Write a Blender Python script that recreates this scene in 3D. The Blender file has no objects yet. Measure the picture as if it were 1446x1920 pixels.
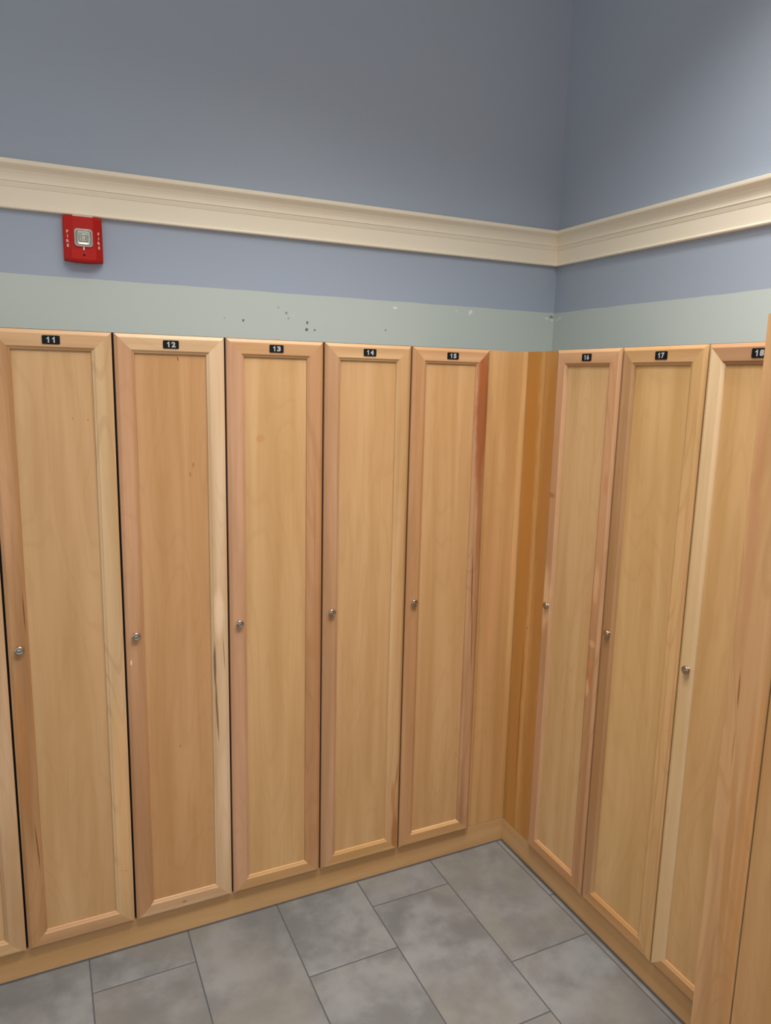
import bpy, bmesh, math
from mathutils import Vector, Matrix
sc = bpy.context.scene
col = sc.collection

# ------------------------------------------------------------------ measures
G = [-0.1522, -0.4624, -0.7753, -1.0897, -1.4053, -1.7206, -2.0345]   # seams of the left run (x)
H = [-0.1676, -0.4792, -0.7976, -1.1119]                              # seams of the right run (y)
ZT, ZB, ZK = 1.9497, 0.0965, 1.0596
D, DX = 0.4902, 0.4863
REC = 0.0185
KICK = 0.0190
ZC0, ZC1, ZG = 2.3395, 2.4833, 2.1455
T = 0.019

# ------------------------------------------------------------------ helpers
def lin(c):
    return tuple(((v/255)/12.92 if v/255 <= .04045 else ((v/255+.055)/1.055)**2.4) for v in c[:3]) + (1,)

def tag(o, label=None, cat=None, group=None, kind=None):
    if label: o['label'] = label
    if cat: o['category'] = cat
    if group: o['group'] = group
    if kind: o['kind'] = kind
    return o

def empty(name, loc=(0,0,0), rz=0):
    o = bpy.data.objects.new(name, None); col.objects.link(o)
    o.location = loc; o.rotation_euler = (0,0,rz); o.empty_display_size = .1
    return o

def build(name, verts, faces, mats, parent=None, fm=None, smooth=False, bevel=0, loc=None):
    me = bpy.data.meshes.new(name)
    me.from_pydata([tuple(v) for v in verts], [], faces)
    for m in (mats if isinstance(mats, (list, tuple)) else [mats]): me.materials.append(m)
    if fm:
        for i, k in enumerate(fm): me.polygons[i].material_index = k
    bm = bmesh.new(); bm.from_mesh(me)
    bmesh.ops.recalc_face_normals(bm, faces=bm.faces)
    bm.to_mesh(me); bm.free()
    if smooth: me.polygons.foreach_set('use_smooth', [True]*len(me.polygons))
    me.update()
    o = bpy.data.objects.new(name, me); col.objects.link(o)
    if parent: o.parent = parent
    if loc: o.location = loc
    if bevel:
        b = o.modifiers.new('bevel', 'BEVEL'); b.width = bevel; b.segments = 2; b.limit_method = 'ANGLE'; b.angle_limit = .6
    return o

def boxvf(x0,x1,y0,y1,z0,z1,base=0):
    v = [(x,y,z) for x in (x0,x1) for y in (y0,y1) for z in (z0,z1)]
    f = [(0,1,3,2),(4,6,7,5),(0,4,5,1),(2,3,7,6),(0,2,6,4),(1,5,7,3)]   # -x,+x,-y,+y,-z,+z
    return v, [tuple(i+base for i in q) for q in f]

def box(name, x0,x1,y0,y1,z0,z1, mats, parent=None, fm=None, bevel=0):
    v, f = boxvf(x0,x1,y0,y1,z0,z1)
    return build(name, v, f, mats, parent, fm, bevel=bevel)

def lathe(name, prof, mat, parent, centre, seg=40, mats=None, fm=None):
    # axis is local -y ; prof = (r, out)
    v = []; f = []; fmi = []
    for r, h in prof:
        for k in range(seg):
            a = 2*math.pi*k/seg
            v.append((centre[0]+r*math.cos(a), centre[1]-h, centre[2]+r*math.sin(a)))
    for i in range(len(prof)-1):
        for k in range(seg):
            k2 = (k+1) % seg
            f.append((i*seg+k, i*seg+k2, (i+1)*seg+k2, (i+1)*seg+k))
    f.append(tuple(range(seg))); f.append(tuple((len(prof)-1)*seg+k for k in range(seg)))
    return build(name, v, f, mat, parent, smooth=True)

def text_geo(s, size, bold=0.0, depth=0.0004):
    cu = bpy.data.curves.new('lettering', 'FONT'); cu.body = s; cu.size = size
    cu.align_x = 'CENTER'; cu.align_y = 'CENTER'; cu.extrude = depth; cu.offset = bold; cu.resolution_u = 4
    o = bpy.data.objects.new('lettering', cu); col.objects.link(o)
    dg = bpy.context.evaluated_depsgraph_get(); dg.update()
    me = bpy.data.meshes.new_from_object(o.evaluated_get(dg))
    v = [tuple(p.co) for p in me.vertices]; f = [tuple(p.vertices) for p in me.polygons]
    bpy.data.objects.remove(o); bpy.data.meshes.remove(me); bpy.data.curves.remove(cu)
    xs = [p[0] for p in v]; ys = [p[1] for p in v]
    cx, cy = (min(xs)+max(xs))/2, (min(ys)+max(ys))/2
    return [(p[0]-cx, p[1]-cy, p[2]) for p in v], f

# ------------------------------------------------------------------ materials
class NT:
    def __init__(s, name):
        s.m = bpy.data.materials.new(name); s.m.use_nodes = True
        s.t = s.m.node_tree; s.b = s.t.nodes['Principled BSDF']
    def n(s, typ, **k):
        n = s.t.nodes.new(typ)
        for a, b in k.items(): setattr(n, a, b)
        return n
    def put(s, sock, v):
        if hasattr(v, 'is_output') or isinstance(v, bpy.types.NodeSocket): s.t.links.new(v, sock)
        else: sock.default_value = v
    def math(s, op, a, b=None, c=None, clamp=False):
        n = s.n('ShaderNodeMath', operation=op, use_clamp=clamp)
        for i, v in enumerate((a, b, c)):
            if v is not None: s.put(n.inputs[i], v)
        return n.outputs[0]
    def vmul(s, v, k):
        n = s.n('ShaderNodeVectorMath', operation='MULTIPLY'); s.put(n.inputs[0], v); n.inputs[1].default_value = k
        return n.outputs[0]
    def noise(s, v, scale=1, detail=2, rough=.5, dist=0, w=None):
        n = s.n('ShaderNodeTexNoise')
        if w is not None: n.noise_dimensions = '4D'; s.put(n.inputs['W'], w)
        s.put(n.inputs['Vector'], v); n.inputs['Scale'].default_value = scale
        n.inputs['Detail'].default_value = detail; n.inputs['Roughness'].default_value = rough
        n.inputs['Distortion'].default_value = dist
        return n.outputs['Fac']
    def mr(s, v, a, b, c=0, d=1, smooth=True):
        n = s.n('ShaderNodeMapRange'); n.interpolation_type = 'SMOOTHSTEP' if smooth else 'LINEAR'
        s.put(n.inputs['Value'], v)
        for k, x in (('From Min',a),('From Max',b),('To Min',c),('To Max',d)): s.put(n.inputs[k], x)
        return n.outputs[0]
    def mix(s, f, a, b, mode='MIX'):
        n = s.n('ShaderNodeMix', data_type='RGBA', blend_type=mode)
        s.put(n.inputs[0], f); s.put(n.inputs[6], a); s.put(n.inputs[7], b)
        return n.outputs[2]
    def xyz(s, v):
        n = s.n('ShaderNodeSeparateXYZ'); s.put(n.inputs[0], v); return n.outputs
    def obj(s): return s.n('ShaderNodeTexCoord').outputs['Object']
    def bump(s, h, dist=.001, strength=.5):
        n = s.n('ShaderNodeBump'); n.inputs['Strength'].default_value = strength; n.inputs['Distance'].default_value = dist
        s.put(n.inputs['Height'], h); s.t.links.new(n.outputs[0], s.b.inputs['Normal'])
    def ellipse(s, X, Z, cx, cz, hw, hz, slant=0, warp=None, soft=.5):
        dz = s.math('SUBTRACT', Z, cz)
        dx = s.math('SUBTRACT', X, cx)
        if slant: dx = s.math('SUBTRACT', dx, s.math('MULTIPLY', dz, slant))
        if warp is not None: dx = s.math('ADD', dx, s.math('MULTIPLY', warp, hw*1.2))
        a = s.math('POWER', s.math('ABSOLUTE', s.math('DIVIDE', dx, hw)), 2.0)
        b = s.math('POWER', s.math('ABSOLUTE', s.math('DIVIDE', dz, hz)), 2.0)
        return s.mr(s.math('ADD', a, b), 1+soft*.3, 1-soft, 0, 1)

def simple(name, c, rough=.5, metal=0, **k):
    q = NT(name); q.b.inputs['Base Color'].default_value = lin(c)
    q.b.inputs['Roughness'].default_value = rough; q.b.inputs['Metallic'].default_value = metal
    for a, v in k.items(): q.b.inputs[a].default_value = v
    return q.m

WC = {}
def wood(name, base, axis='z', marks=(), vary=.10, figure=.05, seed=0., xaxis='x', tint=None):
    key = (name, base, axis, tuple(marks), vary, figure, seed, xaxis)
    if key in WC: return WC[key]
    q = NT(name); P = q.obj()
    rnd = q.n('ShaderNodeObjectInfo').outputs['Random']
    w = q.math('MULTIPLY_ADD', rnd, 37.0, seed)
    S = {'z': lambda a, b: (a, a, b), 'x': lambda a, b: (b, a, a), 'y': lambda a, b: (a, b, a)}[axis]
    broad = q.noise(q.vmul(P, S(16, .9)), 1, 3, .55, .6, w)
    band = q.noise(q.vmul(P, S(70, 1.4)), 1, 2, .5, .2, w)
    fine = q.noise(q.vmul(P, S(420, 9)), 1, 3, .6, 0, w)
    pore = q.noise(q.vmul(P, S(150, 22)), 1, 2, .5, 0, w)
    cath = q.noise(q.vmul(P, S(7, 1.1)), 1, 1.5, .5, .4, w)
    line = q.math('SINE', q.math('MULTIPLY', cath, 95.0))
    line = q.mr(line, .55, 1.0, 0, 1)
    b = tuple(v*k for v, k in zip(lin(base), ((.835, .865, .96) if 'panel' in name or 'kick' in name or 'cab' in name else (.83, .865, .895))))
    dark = tuple(b[i]*(1-vary*2.1)*(1, .93, .80)[i] for i in range(3)) + (1,)
    lite = tuple(min(1, b[i]*(1+vary*1.3)*(1, 1.01, 1.04)[i]) for i in range(3)) + (1,)
    c = q.mix(q.mr(broad, .28, .72, 0, 1), dark, lite)
    c = q.mix(q.math('MULTIPLY', q.mr(band, .3, .62, 1, 0), vary*1.7), c, tuple(b[i]*(.72,.62,.50)[i] for i in range(3))+(1,))
    c = q.mix(q.math('MULTIPLY', line, figure*2.6), c, tuple(b[i]*(.70,.60,.48)[i] for i in range(3))+(1,))
    c = q.mix(q.math('MULTIPLY', q.mr(fine, .35, .7, 0, 1), .10), c, tuple(b[i]*.70 for i in range(3))+(1,))
    c = q.mix(q.math('MULTIPLY', q.mr(pore, .66, .80, 0, 1), .22), c, tuple(b[i]*.55 for i in range(3))+(1,))
    if marks:
        X, Y, Z = q.xyz(P)
        if xaxis == 'y': X = Y
        wn = q.noise(q.vmul(P, (30, 30, 9)), 1, 3, .6)
        wn = q.math('SUBTRACT', wn, .5)
        for (cx, cz, hw, hz, rgb, st, slant) in marks:
            e = q.ellipse(X, Z, cx, cz, hw, hz, slant, wn, .85)
            c = q.mix(q.math('MULTIPLY', e, st), c, lin(rgb))
    q.t.links.new(c, q.b.inputs['Base Color'])
    q.b.inputs['Roughness'].default_value = .40
    q.b.inputs['Specular IOR Level'].default_value = .42
    q.bump(fine, .0006, .12)
    WC[key] = q.m
    return q.m

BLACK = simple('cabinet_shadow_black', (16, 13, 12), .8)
DARKWOOD = simple('dark_carcass_edge', (96, 62, 40), .6)
NICKEL = simple('brushed_nickel', (176, 166, 152), .16, 1.0)
PLATE = simple('black_engraved_plastic', (7, 7, 8), .6, 0, **{'Specular IOR Level': .2})
DIGIT = simple('grey_engraved_digit', (160, 160, 162), .7)

# ------------------------------------------------------------------ lockers
PROF = [(0, 0), (0, .0120), (.0015, .0135), (.0095, .0186), (.0115, .0190), (.0440, .0190), (.0456, .0182),
        (.0498, .0154), (.0516, .0150), (.0528, .0142), (.0542, .0110), (.0545, .0090), (.0545, 0)]
def member(name, side, w, mat, parent, hx=0.):
    x0, x1, z0, z1 = -w/2, w/2, ZB, ZT
    v = []
    for u, h in PROF:
        y = T - h
        if side == 'L': v += [(x0+u, y, z0+u), (x0+u, y, z1-u)]
        if side == 'R': v += [(x1-u, y, z0+u), (x1-u, y, z1-u)]
        if side == 'T': v += [(x0+u, y, z1-u), (x1-u, y, z1-u)]
        if side == 'B': v += [(x0+u, y, z0+u), (x1-u, y, z0+u)]
    n = len(PROF)
    f = [(2*i, 2*i+1, 2*((i+1) % n)+1, 2*((i+1) % n)) for i in range(n)]
    f += [tuple(2*i for i in range(n)), tuple(2*i+1 for i in range(n))]
    return build(name, v, f, mat, parent)

def number_plate(num, parent):
    w, h, r = .0445, .0230, .0028
    v = []; f = []
    pts = []
    for cx, cz, a0 in ((w/2-r, h/2-r, 0), (-w/2+r, h/2-r, 90), (-w/2+r, -h/2+r, 180), (w/2-r, -h/2+r, 270)):
        for k in range(5):
            a = math.radians(a0+k*22.5); pts.append((cx+r*math.cos(a), cz+r*math.sin(a)))
    n = len(pts)
    for y in (0.0, -.0016): v += [(x, y, 1.9235+z) for x, z in pts]
    f += [tuple(range(n)), tuple(range(n, 2*n))] + [(i, (i+1) % n, n+(i+1) % n, n+i) for i in range(n)]
    fm = [0]*len(f)
    for k, ch in enumerate(num):
        x0 = (-.0128, .0012)[k]; gw = .0116; gh = .0156
        if ch == '1':
            pl = [(.42, 0), (.72, 0), (.72, 1), (.50, 1), (.36, .86), (.14, .74), (.14, .56), (.42, .68)]
            n1 = len(pl)
            tv = [(x0+a*gw, c*gh-gh/2, d) for d in (0, .0004) for a, c in pl]
            tf = [(0,1,2,7), (7,2,3,4), (7,4,5,6), (n1+0,n1+1,n1+2,n1+7), (n1+7,n1+2,n1+3,n1+4), (n1+7,n1+4,n1+5,n1+6)] + [(i, (i+1) % n1, n1+(i+1) % n1, n1+i) for i in range(n1)]
        else:
            gv, tf = text_geo(ch, .02, .0010)
            wx = max(p[0] for p in gv); hy = max(p[1] for p in gv)
            tv = [(x0+gw/2+p[0]/wx*gw/2, p[1]/hy*gh/2, p[2]+.0002) for p in gv]
        b = len(v)
        v += [(x, -.0016 - z - .0001, 1.9235+y) for x, y, z in tv]
        f += [tuple(i+b for i in q) for q in tf]; fm += [1]*len(tf)
    return build('number_plate', v, f, [PLATE, DIGIT], parent, fm)

KNOB = [(.0080, 0), (.0080, .0008), (.0066, .0016), (.0068, .0034), (.0092, .0050), (.0115, .0066), (.0124, .0084),
        (.0125, .0098), (.0120, .0112), (.0108, .0124), (.0094, .0130), (.0080, .0130), (.0070, .0125), (.0056, .0123), (.0044, .0128), (.0030, .0134), (.0012, .0137)]

def locker(num, cx, w, rz, loc, knob_dx, tones, label, gap, carcw, group, depth, marks={}, knob_label=None):
    root = empty('locker', loc, rz)
    tag(root, label, 'locker', group)
    # carcass : thin sided box, front coloured black for the shade in the door gaps
    a = carcw/2 - .0006
    zt = ZT + .0016; z0 = ZB + .001
    v, f = boxvf(-a, a, T+.0006, depth, z0, zt)
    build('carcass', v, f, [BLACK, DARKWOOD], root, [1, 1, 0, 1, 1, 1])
    dw = w - gap
    pm = tones['P']; 
    door = box('door', -dw/2+.0500, dw/2-.0500, T-.0098, T-.0040, ZB+.0500, ZT-.0500,
               wood('maple_panel_'+num, pm, 'z', marks.get('P', ()), tones.get('vp', .055), tones.get('fp', .05), float(num)), root)
    for s, nm in (('L', 'stile'), ('R', 'stile'), ('T', 'rail'), ('B', 'rail')):
        m = wood('maple_%s_%s_%s' % (nm, s, num), tones[s], 'z' if nm == 'stile' else 'x', marks.get(s, ()), tones.get('v'+s, .085), tones.get('f'+s, .04), float(num)*1.7+ord(s))
        o = member(nm, s, dw, m, door)
        if tones.get('l'+s): o['label'] = tones['l'+s]
    kx = -w/2 + knob_dx
    lathe('knob', KNOB, NICKEL, door, (kx, 0, ZK))
    number_plate(num, door)
    return root

PAN = (206, 163, 112)
tn = lambda **k: k
BR = (120, 74, 40)
DK = (70, 45, 30)
SPEC = {
 '10': (tn(P=PAN, L=(200,158,116), R=(206,166,126), T=PAN, B=(208,166,120)), {}),
 '11': (tn(P=(202,159,108), L=(186,137,92), R=(212,174,130), T=(208,164,120), B=(196,150,108), fR=.14, fL=.07, vL=.13, fP=.06),
        {'L': ((-.108,1.168,.0016,.062,(96,55,28),.9,-.02), (-.112,.44,.0022,.085,(110,62,30),.9,-.045), (-.135,.75,.02,.25,(170,112,58),.45,0), (-.140,1.50,.02,.20,(196,150,112),.4,0)),
         'P': ((.045,1.711,.002,.003,(140,88,30),.8,0), (.084,1.708,.002,.0035,(150,95,20),.8,0)),
         'R': ((.135,.288,.003,.004,(120,70,30),.8,0), (.125,.29,.014,.0015,(140,95,50),.5,0), (.13,.50,.03,.42,(206,160,110),.6,0))}),
 '12': (tn(P=(198,149,97), L=(196,146,106), R=(220,184,146), T=(212,172,130), B=(208,166,126), vL=.10, fR=.05, fP=.10, lR='pale maple stile with a dark mineral streak'),
        {'R': ((.110,.93,.0045,.080,(92,72,52),.85,.0), (.114,.78,.004,.12,(110,70,40),.85,-.03), (.139,.965,.0014,.060,(90,66,40),.8,-.03), (.125,1.10,.02,.09,(232,202,170),.5,0)),
         'L': ((-.142,.976,.0022,.010,(240,220,200),.8,0), (-.10,.60,.012,.3,(176,120,78),.4,0)),
         'P': ((.020,1.884,.0016,.008,(90,45,20),.9,-.2), (.058,1.572,.0014,.009,(100,52,24),.85,.15), (.048,1.544,.0014,.008,(100,52,24),.85,-.15), (-.003,.671,.003,.004,(130,80,45),.7,0)),
         'B': ((-.004,.123,.0075,.004,(140,92,58),.8,0),)}),
 '13': (tn(P=(207,163,108), L=(200,151,115), R=(192,141,98), T=(206,158,112), B=(206,160,110), vL=.07, fP=.12, fR=.10, lR='darker orange-brown maple stile'),
        {'P': ((-.050,1.648,.016,.014,(178,124,66),.55,0),),
         'R': ((.128,1.35,.0020,.26,(160,100,66),.6,0), (.140,.9,.0016,.3,(176,118,82),.6,0))}),
 '14': (tn(P=(205,161,108), L=(192,146,108), R=(206,162,114), T=(210,166,120), B=(208,162,108), fP=.07, vP=.06),
        {'R': ((.136,.165,.013,.10,(150,84,34),.75,0), (.130,.30,.010,.09,(170,100,48),.6,-.05), (.140,.40,.003,.06,(130,76,40),.6,.1), (.125,1.0,.0016,.30,(190,140,90),.6,0))}),
 '15': (tn(P=(204,159,106), L=(190,140,96), R=(190,142,102), T=(208,160,116), B=(206,160,108), fR=.10, vR=.12, lR='reddish-brown heartwood stile with dark streaks'),
        {'R': ((.128,1.72,.026,.36,(134,66,24),.80,0), (.121,1.88,.02,.10,(158,86,40),.5,0), (.134,1.34,.012,.22,(140,84,50),.55,0),
               (.118,1.10,.0024,.15,(92,52,26),.90,-.02), (.127,.90,.0022,.16,(110,64,34),.85,-.03), (.137,.62,.003,.3,(172,106,70),.6,0))}),
 '16': (tn(P=(210,170,116), L=(206,158,118), R=(198,148,106), T=(204,156,114), B=(200,148,100), vR=.12, fR=.10),
        {'R': ((.120,1.20,.016,.07,(214,168,128),.5,0), (.121,1.00,.018,.014,(216,166,124),.5,0), (.119,.93,.018,.02,(186,122,78),.6,.3), (.114,.845,.012,.035,(214,170,130),.65,0), (.125,.88,.012,.04,(176,108,66),.6,0), (.130,1.53,.012,.04,(180,118,80),.5,0)),
         'L': ((-.137,1.08,.030,.13,(218,178,134),.7,0), (-.14,1.455,.03,.010,(150,96,52),.7,0), (-.137,.45,.03,.40,(188,138,106),.45,0))}),
 '17': (tn(P=(210,168,110), L=(184,140,98), R=(211,167,113), T=(206,160,112), B=(200,150,98), fR=.10, lL='darker brown maple stile'),
        {'R': ((.125,.8,.003,.5,(182,130,80),.5,0), (.150,1.0,.0024,.8,(188,120,76),.5,0)), 'L': ((-.137,.55,.02,.2,(156,112,70),.4,0),)}),
 '18': (tn(P=(210,166,108), L=(226,192,148), R=(200,150,100), T=(184,138,100), B=(196,148,98), vL=.05, fL=.02, lL='very pale maple stile'),
        {'P': ((.02,.30,.004,.2,(170,118,66),.4,0),), 'L': ((-.140,.62,.003,.03,(190,150,104),.6,.1),)}),
}
LAB = {
 '10': 'maple locker cut by the left edge, left of the locker numbered 11',
 '11': 'light maple locker numbered 11 on a black plate, round nickel knob',
 '12': 'maple locker numbered 12, with a dark streak in its pale right stile',
 '13': 'maple locker numbered 13, with an orange-brown right stile',
 '14': 'maple locker numbered 14, with a brown burl low on its right stile',
 '15': 'maple locker numbered 15, reddish right stile beside the left corner filler',
 '16': 'maple locker numbered 16, first to the right of the corner filler boards',
 '17': 'maple locker numbered 17, with a darker brown left stile',
 '18': 'maple locker numbered 18, very pale left stile, partly hidden by the projecting cabinet',
}
for i in range(5, -1, -1):
    num = str(15-i)
    c = (G[i]+G[i+1])/2; w = G[i]-G[i+1]
    t, mk = SPEC[num]
    locker(num, c, w, 0, (c, 0, 0), .0324, t, LAB[num], .0062, w, 'numbered maple lockers along the left wall', D-.004, mk)
for i in range(3):
    num = str(16+i)
    c = (H[i]+H[i+1])/2; w = H[i]-H[i+1]
    t, mk = SPEC[num]
    locker(num, c, w, -math.pi/2, (0, c, 0), .0368, t, LAB[num], .0045, w, 'numbered maple lockers along the right wall', DX-.004, mk)

# corner fillers (object origins at their bottom outer corner)
fl = box('corner_filler', 0, REC-(G[0]+.0012), 0, .019, 0, ZT-ZB-.001,
    wood('filler_left_wood', (206,158,104), 'z', ((.155,1.0,.012,1.2,(212,166,108),.5,0), (.060,.9,.030,.5,(190,140,98),.55,0), (.013,.60,.0035,.9,(168,108,66),.6,0), (.148,.25,.02,.5,(178,124,66),.45,0)), .07, .04, 3.3))
fl.location = (G[0]+.0012, REC, ZB+.0005)
tag(fl, 'plain maple filler board left of the corner, beside locker 15', 'filler panel', 'corner filler boards')
fr = box('corner_filler', 0, .019, 0, REC+.019-(H[0]+.0012), 0, ZT-ZB-.001,
    wood('filler_right_wood', (196,142,78), 'z', ((.040,.95,.030,1.35,(174,118,58),.80,0), (.094,1.0,.016,1.25,(208,154,94),.70,0), (.135,1.0,.045,1.30,(178,122,60),.75,0), (.145,1.55,.030,.9,(186,124,48),.6,0), (.095,.833,.003,.004,(110,58,26),.85,0), (.112,.48,.004,.35,(128,78,34),.6,0)), .10, .05, 8.1, xaxis='y'))
# local y of this board runs from the locker 16 side towards the corner
fr.location = (REC, H[0]+.0012, ZB+.0005)
tag(fr, 'amber-brown streaked maple filler board right of the corner, beside locker 16', 'filler panel', 'corner filler boards')

# toe kicks
tk = box('toe_kick', 0, 2.05, 0, .016, 0, ZB-.0005, wood('kick_wood', (204,160,106), 'x', (), .05, .03, 5.))
tk.location = (KICK+.016-2.05, KICK, 0)
tag(tk, 'long maple toe-kick board on the floor under lockers 11 to 15', 'toe kick', 'maple toe-kick boards')
tk = box('toe_kick', 0, .016, -1.124, 0, 0, ZB-.0005, wood('kick_wood_right', (204,160,106), 'y', (), .05, .03, 6.))
tk.location = (KICK, KICK-.0002, 0)
tag(tk, 'maple toe-kick board on the floor under lockers 16 to 18', 'toe kick', 'maple toe-kick boards')

# projecting cabinet at the right edge
cab = empty('projecting_cabinet', (-.19, -1.1155, 0))
tag(cab, 'deeper maple cabinet at the right edge, standing proud and hiding part of locker 18', 'cabinet')
box('carcass', .021, .19+DX-.004, -.90, -.0005, 0, ZT+.045, wood('cab_side_wood', (200,152,100), 'z', (), .07, .04, 11.), cab)
box('face_stile', 0, .0205, -.1040, 0, 0, ZT+.045,
    wood('cab_stile_wood', (203,155,103), 'z', ((-.030,1.16,.0022,.050,(110,64,30),.85,.03), (-.052,.72,.012,.35,(168,118,66),.6,.02), (-.032,1.02,.0016,.05,(140,88,44),.6,0), (-.075,.75,.010,.45,(178,124,70),.5,0), (-.092,.7,.008,.6,(186,126,66),.6,0), (-.020,1.50,.016,.35,(176,124,86),.55,.02)), .09, .10, 2.2, xaxis='y'), cab)
box('door', .0030, .0200, -.895, -.1062, .02, ZT+.042, wood('cab_door_wood', (198,150,96), 'z', (), .05, .05, 9.4), cab)

# ------------------------------------------------------------------ shell
def wall_mat(name, swap, dots):
    q = NT(name); P = q.obj(); X, Y, Z = q.xyz(P)
    A = Y if swap else X
    n1 = q.noise(P, 6, 2); n2 = q.noise(P, 1.2, 2); n3 = q.noise(P, 160, 3)
    edge = q.math('ADD', ZG-.0035, q.math('MULTIPLY', n1, .007))
    m = q.mr(q.math('SUBTRACT', Z, edge), -.0012, .0012, 0, 1)
    blue = q.mix(q.mr(n2, .3, .7), lin((163,174,191)), lin((164,174,188)))
    mint = q.mix(q.mr(n2, .3, .7), lin((191,201,194)), lin((192,202,198)))
    c = q.mix(m, mint, blue)
    wn = q.math('SUBTRACT', q.noise(P, 220, 2), .5)
    for (a, z, r, rz, rgb, st) in dots:
        c = q.mix(q.math('MULTIPLY', q.ellipse(A, Z, a, z, r, rz, 0, wn, .6), st), c, lin(rgb))
    q.t.links.new(c, q.b.inputs['Base Color'])
    q.b.inputs['Roughness'].default_value = .55
    q.b.inputs['Specular IOR Level'].default_value = .3
    q.bump(n3, .0008, .12)
    return q.m
HOLE = (82, 88, 78); CHIP = (235, 232, 222); GHOST = (140, 150, 138)
dotsL = [(-.978,2.044,.004,.004,GHOST,.6), (-.910,2.039,.0050,.0055,HOLE,.85), (-.777,2.092,.004,.004,GHOST,.7), (-.746,2.075,.0055,.005,HOLE,.6),
         (-.738,2.056,.0045,.004,GHOST,.8), (-.664,2.044,.005,.0065,HOLE,.85), (-.666,2.018,.0065,.0065,HOLE,.9), (-.634,2.018,.005,.005,HOLE,.7), (-.336,2.032,.0045,.004,HOLE,.65),
         (-.296,2.121,.011,.0055,CHIP,.9), (.056,2.125,.009,.009,CHIP,.85), (.050,2.117,.004,.007,CHIP,.8), (-.013,2.126,.006,.005,CHIP,.35), (.448,2.121,.012,.006,CHIP,.5), (.472,2.128,.012,.006,(90,82,70),.7), (.476,2.114,.009,.005,CHIP,.6), (-.72,2.068,.003,.003,CHIP,.3)]
dotsR = [(.448,2.121,.012,.006,CHIP,.5), (.470,2.114,.010,.005,CHIP,.5)]
WL = wall_mat('painted_wall_left', False, dotsL)
WR = wall_mat('painted_wall_right', True, dotsR)
WP = simple('plain_blue_paint', (168,179,194), .6)
CE = simple('white_ceiling', (225,224,218), .8)
CEIL = 3.62
XL, YF = -4.2, -4.4
st = lambda o: tag(o, kind='structure')
st(box('wall_left', XL, DX+.1, D, D+.1, 0, CEIL, WL))
st(box('wall_right', DX, DX+.1, YF, D, 0, CEIL, WR))
st(box('ceiling', XL-.1, DX+.1, YF-.1, D+.1, CEIL, CEIL+.1, CE))

# floor : 12 x 24 in tiles laid in a third offset
q = NT('grey_floor_tile'); P = q.obj(); X, Y, Z = q.xyz(P)
TL = .308; T0 = -.0094
u = q.math('DIVIDE', q.math('SUBTRACT', T0, X), TL)
ix = q.math('FLOOR', u)
fu = q.math('FRACT', u)
m3 = q.math('MODULO', q.math('ADD', ix, 32.0), 3.0)
v = q.math('DIVIDE', q.math('ADD', q.math('ADD', Y, .131), q.math('MULTIPLY', m3, .203)), .609)
iv = q.math('FLOOR', v); fv = q.math('FRACT', v)
eu = q.math('MULTIPLY', q.math('MINIMUM', fu, q.math('SUBTRACT', 1.0, fu)), TL)
ev = q.math('MULTIPLY', q.math('MINIMUM', fv, q.math('SUBTRACT', 1.0, fv)), .609)
ed = q.math('MINIMUM', eu, ev)
gm = q.mr(ed, .0014, .0027, 1, 0)
tid = q.n('ShaderNodeCombineXYZ'); q.put(tid.inputs[0], ix); q.put(tid.inputs[1], iv)
wn = q.n('ShaderNodeTexWhiteNoise', noise_dimensions='2D'); q.t.links.new(tid.outputs[0], wn.inputs['Vector'])
add = q.n('ShaderNodeVectorMath', operation='MULTIPLY_ADD'); q.t.links.new(wn.outputs['Color'], add.inputs[0]); add.inputs[1].default_value = (9,9,9); q.t.links.new(P, add.inputs[2])
PP = add.outputs[0]
cl = q.noise(PP, 6, 5, .6, .1)
cl2 = q.noise(PP, 2.6, 3, .5, .2)
sp = q.noise(PP, 240, 2)
c = q.mix(q.mr(cl, .34, .68), lin((96,97,97)), lin((125,126,126)))
c = q.mix(q.math('MULTIPLY', q.mr(cl2, .42, .66), .55), c, lin((116,111,102)))
c = q.mix(q.math('MULTIPLY', q.mr(sp, .4, .7), .10), c, lin((110,108,104)))
c = q.mix(q.math('MULTIPLY', wn.outputs['Value'], .10), c, lin((120,118,116)))
c = q.mix(gm, c, lin((70,71,74)))
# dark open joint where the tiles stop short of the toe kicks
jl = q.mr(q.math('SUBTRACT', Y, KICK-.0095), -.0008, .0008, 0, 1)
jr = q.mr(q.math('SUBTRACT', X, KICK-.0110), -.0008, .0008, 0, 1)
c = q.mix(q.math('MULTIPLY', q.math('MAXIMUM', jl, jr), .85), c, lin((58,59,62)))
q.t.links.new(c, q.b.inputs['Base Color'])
q.put(q.b.inputs['Roughness'], q.mr(gm, 0, 1, .42, .85))
q.bump(q.math('SUBTRACT', q.math('MULTIPLY', cl, .15), gm), .0012, .6)
st(box('floor', XL-.1, DX+.1, YF-.1, D+.1, -.1, 0, q.m))

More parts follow.
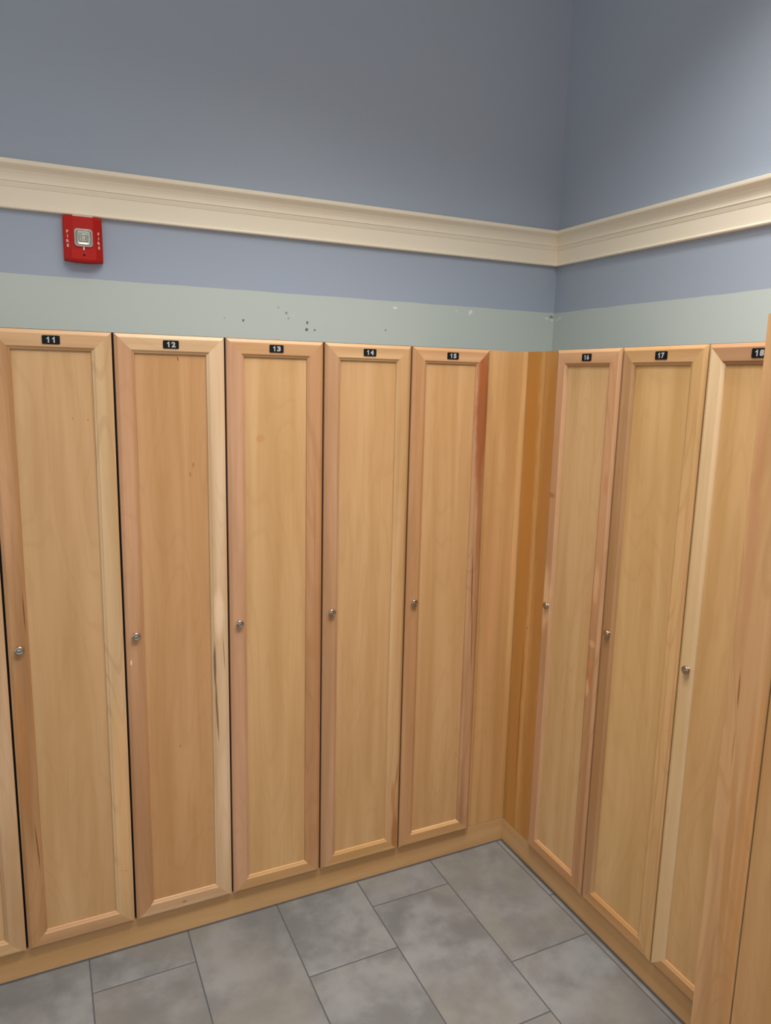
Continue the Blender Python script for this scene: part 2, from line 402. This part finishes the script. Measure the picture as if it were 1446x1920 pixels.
# crown style band along both walls, mitred in the corner
q = NT('cream_painted_trim')
n = q.noise(q.obj(), 3, 2)
q.t.links.new(q.mix(q.mr(n, .3, .7), lin((238,226,203)), lin((240,229,208))), q.b.inputs['Base Color'])
q.b.inputs['Roughness'].default_value = .38
q.bump(q.noise(q.obj(), 140, 2), .0006, .1)
hh = ZC1-ZC0
CR = [(0, 0), (.013, 0), (.0165, .0015), (.0180, .0050), (.0165, .0090), (.0130, .0108), (.0120, .0120), (.0120, .0660), (.0135, .0670), (.0135, .0685),
      (.0150, .0740), (.0162, .0800), (.0162, .0815), (.0185, .0830), (.0185, .0860), (.0172, .0870), (.0172, .0880), (.0180, .0960), (.0205, .1050), (.0250, .1150), (.0310, .1225), (.0345, .1260),
      (.0345, .1275), (.0372, .1290), (.0385, .1330), (.0385, hh-.002), (.037, hh), (0, hh)]
def crown(name, left):
    v = []
    for p, z in CR:
        if left: v += [(XL+.01, D-p, ZC0+z), (DX-p, D-p, ZC0+z)]
        else: v += [(DX-p, YF+.01, ZC0+z), (DX-p, D-p, ZC0+z)]
    n = len(CR)
    f = [(2*i, 2*i+1, 2*((i+1) % n)+1, 2*((i+1) % n)) for i in range(n)]
    f += [tuple(2*i for i in range(n)), tuple(2*i+1 for i in range(n))]
    return st(build(name, v, f, q.m))
crown('trim_1', True)
crown('trim_2', False)

# ------------------------------------------------------------------ fire strobe
RED = simple('red_glossy_plastic', (182, 20, 8), .5, 0, **{'Specular IOR Level': .3})
REDLIGHT = simple('white_lettering', (236, 205, 200), .5)
SX, SW, SH = -1.4425, .0595, .0695
SZ = 2.2665
fs = empty('fire_alarm_strobe', (SX, D, SZ))
tag(fs, 'red wall-mounted fire alarm strobe with clear lens, under the cream trim', 'fire alarm')
# housing : height field with a raised middle, sloping cheeks and bowed foot
xs = [-1, -.96, -.62, -.56, -.5, -.25, 0, .25, .5, .56, .62, .96, 1]
zs = [-1, -.97, -.9, -.6, -.3, 0, .3, .6, .9, .97, 1]
v = []; f = []
def depth(a, b):
    k = .56 - .10*b if b < .4 else .52
    side = max(0, (abs(a)-k)/(1-k))
    d = .043 - .021*side**1.0
    if b > .9: d -= .004*(b-.9)/.1
    if b < -.9: d -= .003*(-.9-b)/.1
    if abs(a) > .96: d -= .003
    return d
for b in zs:
    for a in xs:
        bow = -.0045*(1-a*a) if b == -1 or b == -.97 else (-.003*(1-a*a) if b == -.9 else 0)
        ww = SW*(1.0 if b < .6 else 1-.02*(b-.6)/.4)
        v.append((a*ww, -depth(a, b), b*SH+bow))
nx, nz = len(xs), len(zs)
for j in range(nz-1):
    for i in range(nx-1): f.append((j*nx+i, j*nx+i+1, (j+1)*nx+i+1, (j+1)*nx+i))
rim = [i for i in range(nx)] + [(j*nx+nx-1) for j in range(1, nz)] + [((nz-1)*nx+i) for i in range(nx-2, -1, -1)] + [j*nx for j in range(nz-2, 0, -1)]
b0 = len(v)
for r in rim: v.append((v[r][0], -.0005, v[r][2]))
for k in range(len(rim)):
    k2 = (k+1) % len(rim); f.append((rim[k], rim[k2], b0+k2, b0+k))
f.append(tuple(b0+k for k in range(len(rim))))
hs = build('housing', v, f, RED, fs, bevel=.0012)
# pale strip along the top of the raised middle
STRIP = simple('pale_strip_plastic', (225, 205, 180), .25, 0, Alpha=.85)
box('top_strip', -.030, .030, -.0415, -.020, SH-.0035, SH+.0012, STRIP, fs, bevel=.0008)
# reflector and lens
def rrect(w, h, r, y, cz=0, k=6):
    pts = []
    for cx, c2, a0 in ((w-r, h-r, 0), (-w+r, h-r, 90), (-w+r, -h+r, 180), (w-r, -h+r, 270)):
        for i in range(k+1):
            a = math.radians(a0+i*90/k); pts.append((cx+r*math.cos(a), y, cz+c2+r*math.sin(a)))
    return pts
def loft(name, loops, mat, parent, cap=True, smooth=True):
    v = [p for l in loops for p in l]; n = len(loops[0]); f = []
    for i in range(len(loops)-1):
        for k in range(n): f.append((i*n+k, i*n+(k+1) % n, (i+1)*n+(k+1) % n, (i+1)*n+k))
    f.append(tuple(range(n)))
    if cap: f.append(tuple((len(loops)-1)*n+k for k in range(n)))
    return build(name, v, f, mat, parent, smooth=smooth)
LZ = .001
REFL = simple('reflector_silver', (196, 194, 186), .28, .85)
loft('reflector', [rrect(.0262,.0262,.008,-.0432,LZ), rrect(.0262,.0262,.008,-.0450,LZ), rrect(.0225,.0225,.007,-.0462,LZ), rrect(.0195,.0195,.006,-.0445,LZ), rrect(.0135,.0135,.005,-.0440,LZ), rrect(.0110,.0110,.004,-.0475,LZ), rrect(.0080,.0080,.003,-.0478,LZ), rrect(.0060,.0060,.003,-.0446,LZ)], REFL, fs, smooth=False)
q2 = NT('clear_lens'); q2.b.inputs['Transmission Weight'].default_value = 1; q2.b.inputs['Roughness'].default_value = .03; q2.b.inputs['IOR'].default_value = 1.35
q2.b.inputs['Base Color'].default_value = (.95, .97, .95, 1)
loft('lens', [rrect(.0275,.0275,.009,-.0431,LZ), rrect(.0275,.0275,.009,-.0480,LZ), rrect(.0255,.0255,.009,-.0520,LZ), rrect(.0215,.0215,.008,-.0545,LZ), rrect(.0120,.0120,.005,-.0555,LZ)], q2.m, fs)
TUBE = simple('flash_tube_white', (235, 232, 222), .2)
for s in (-1, 1):
    box('flash_tube', s*.0135-.0018, s*.0135+.0018, -.0500, -.0455, LZ+.004, LZ+.017, TUBE, fs, bevel=.0008)
box('indicator_tab', -.0022, .0022, -.0460, -.0425, LZ-.0385, LZ-.0280, TUBE, fs, bevel=.0008)
lathe('test_hole', [(.0036, -.001), (.0036, .0008), (.0028, .001)], simple('black_hole', (12, 5, 5), .8), fs, (0, -.0425, -.0525), 20)
for s in (-1, 1):
    for k, ch in enumerate('FIRE'):
        tv, tf = text_geo(ch, .0115, .0006, .0003)
        xx = s*.0470
        sl = .021/(1-.5)/SW          # cheek slope
        vv = []
        for x, y, z in tv:
            X0 = xx+x; b = (.018-.0145*k - s*.001)/SH
            vv.append((X0, -depth(X0/SW, b)-.0007-z, .0185-.0145*k+y))
        build('letter', vv, tf, REDLIGHT, fs)

# ------------------------------------------------------------------ camera
R = Vector((0.905265, -0.424223, 0.023043)); U = Vector((0.052704, 0.165955, 0.984724)); F = Vector((0.421567, 0.890221, -0.172592))
cd = bpy.data.cameras.new('camera'); cam = bpy.data.objects.new('camera', cd); col.objects.link(cam)
M = Matrix.Identity(4)
for r in range(3): M[r][0] = R[r]; M[r][1] = U[r]; M[r][2] = -F[r]
M.translation = Vector((-1.602, -2.2195, 1.8378))
cam.matrix_world = M
cd.sensor_fit = 'AUTO'; cd.sensor_width = 36; cd.lens = 1371.2436*36/1920
cd.shift_x = .5350/1920; cd.shift_y = -7.6503/1920
cd.clip_start = .05
sc.camera = cam

# ------------------------------------------------------------------ light
def area(loc, sx, sy, power, color=(1, .965, .92), spread=180, rot=(0,0,0)):
    l = bpy.data.lights.new('ceiling_lamp', 'AREA'); l.shape = 'RECTANGLE'; l.size = sx; l.size_y = sy
    l.energy = power; l.color = color; l.spread = math.radians(spread)
    o = bpy.data.objects.new('ceiling_lamp', l); col.objects.link(o); o.location = loc; o.rotation_euler = rot
    return o
W = (1, .985, .95)
area((-1.0, -.75, 3.52), 1.2, .25, 6, W, 125)
area((-1.3, -1.4, 3.52), 1.2, .25, 25, W, 125)
area((-.15, -1.35, 3.52), .3, .9, 24, W, 125)
area((-2.6, -3.4, 3.52), 1.2, .6, 16.5, W, 120)
area((-.75, -.9, 3.52), .15, 1.5, 7, W, 88)
w = bpy.data.worlds.new('world'); sc.world = w; w.use_nodes = True
w.node_tree.nodes['Background'].inputs[0].default_value = (1, .98, .95, 1); w.node_tree.nodes['Background'].inputs[1].default_value = .72
sc.view_settings.view_transform = 'Standard'; sc.view_settings.look = 'None'
sc.view_settings.gamma = 1; sc.view_settings.use_curve_mapping = False
sc.view_settings.exposure = 0.15
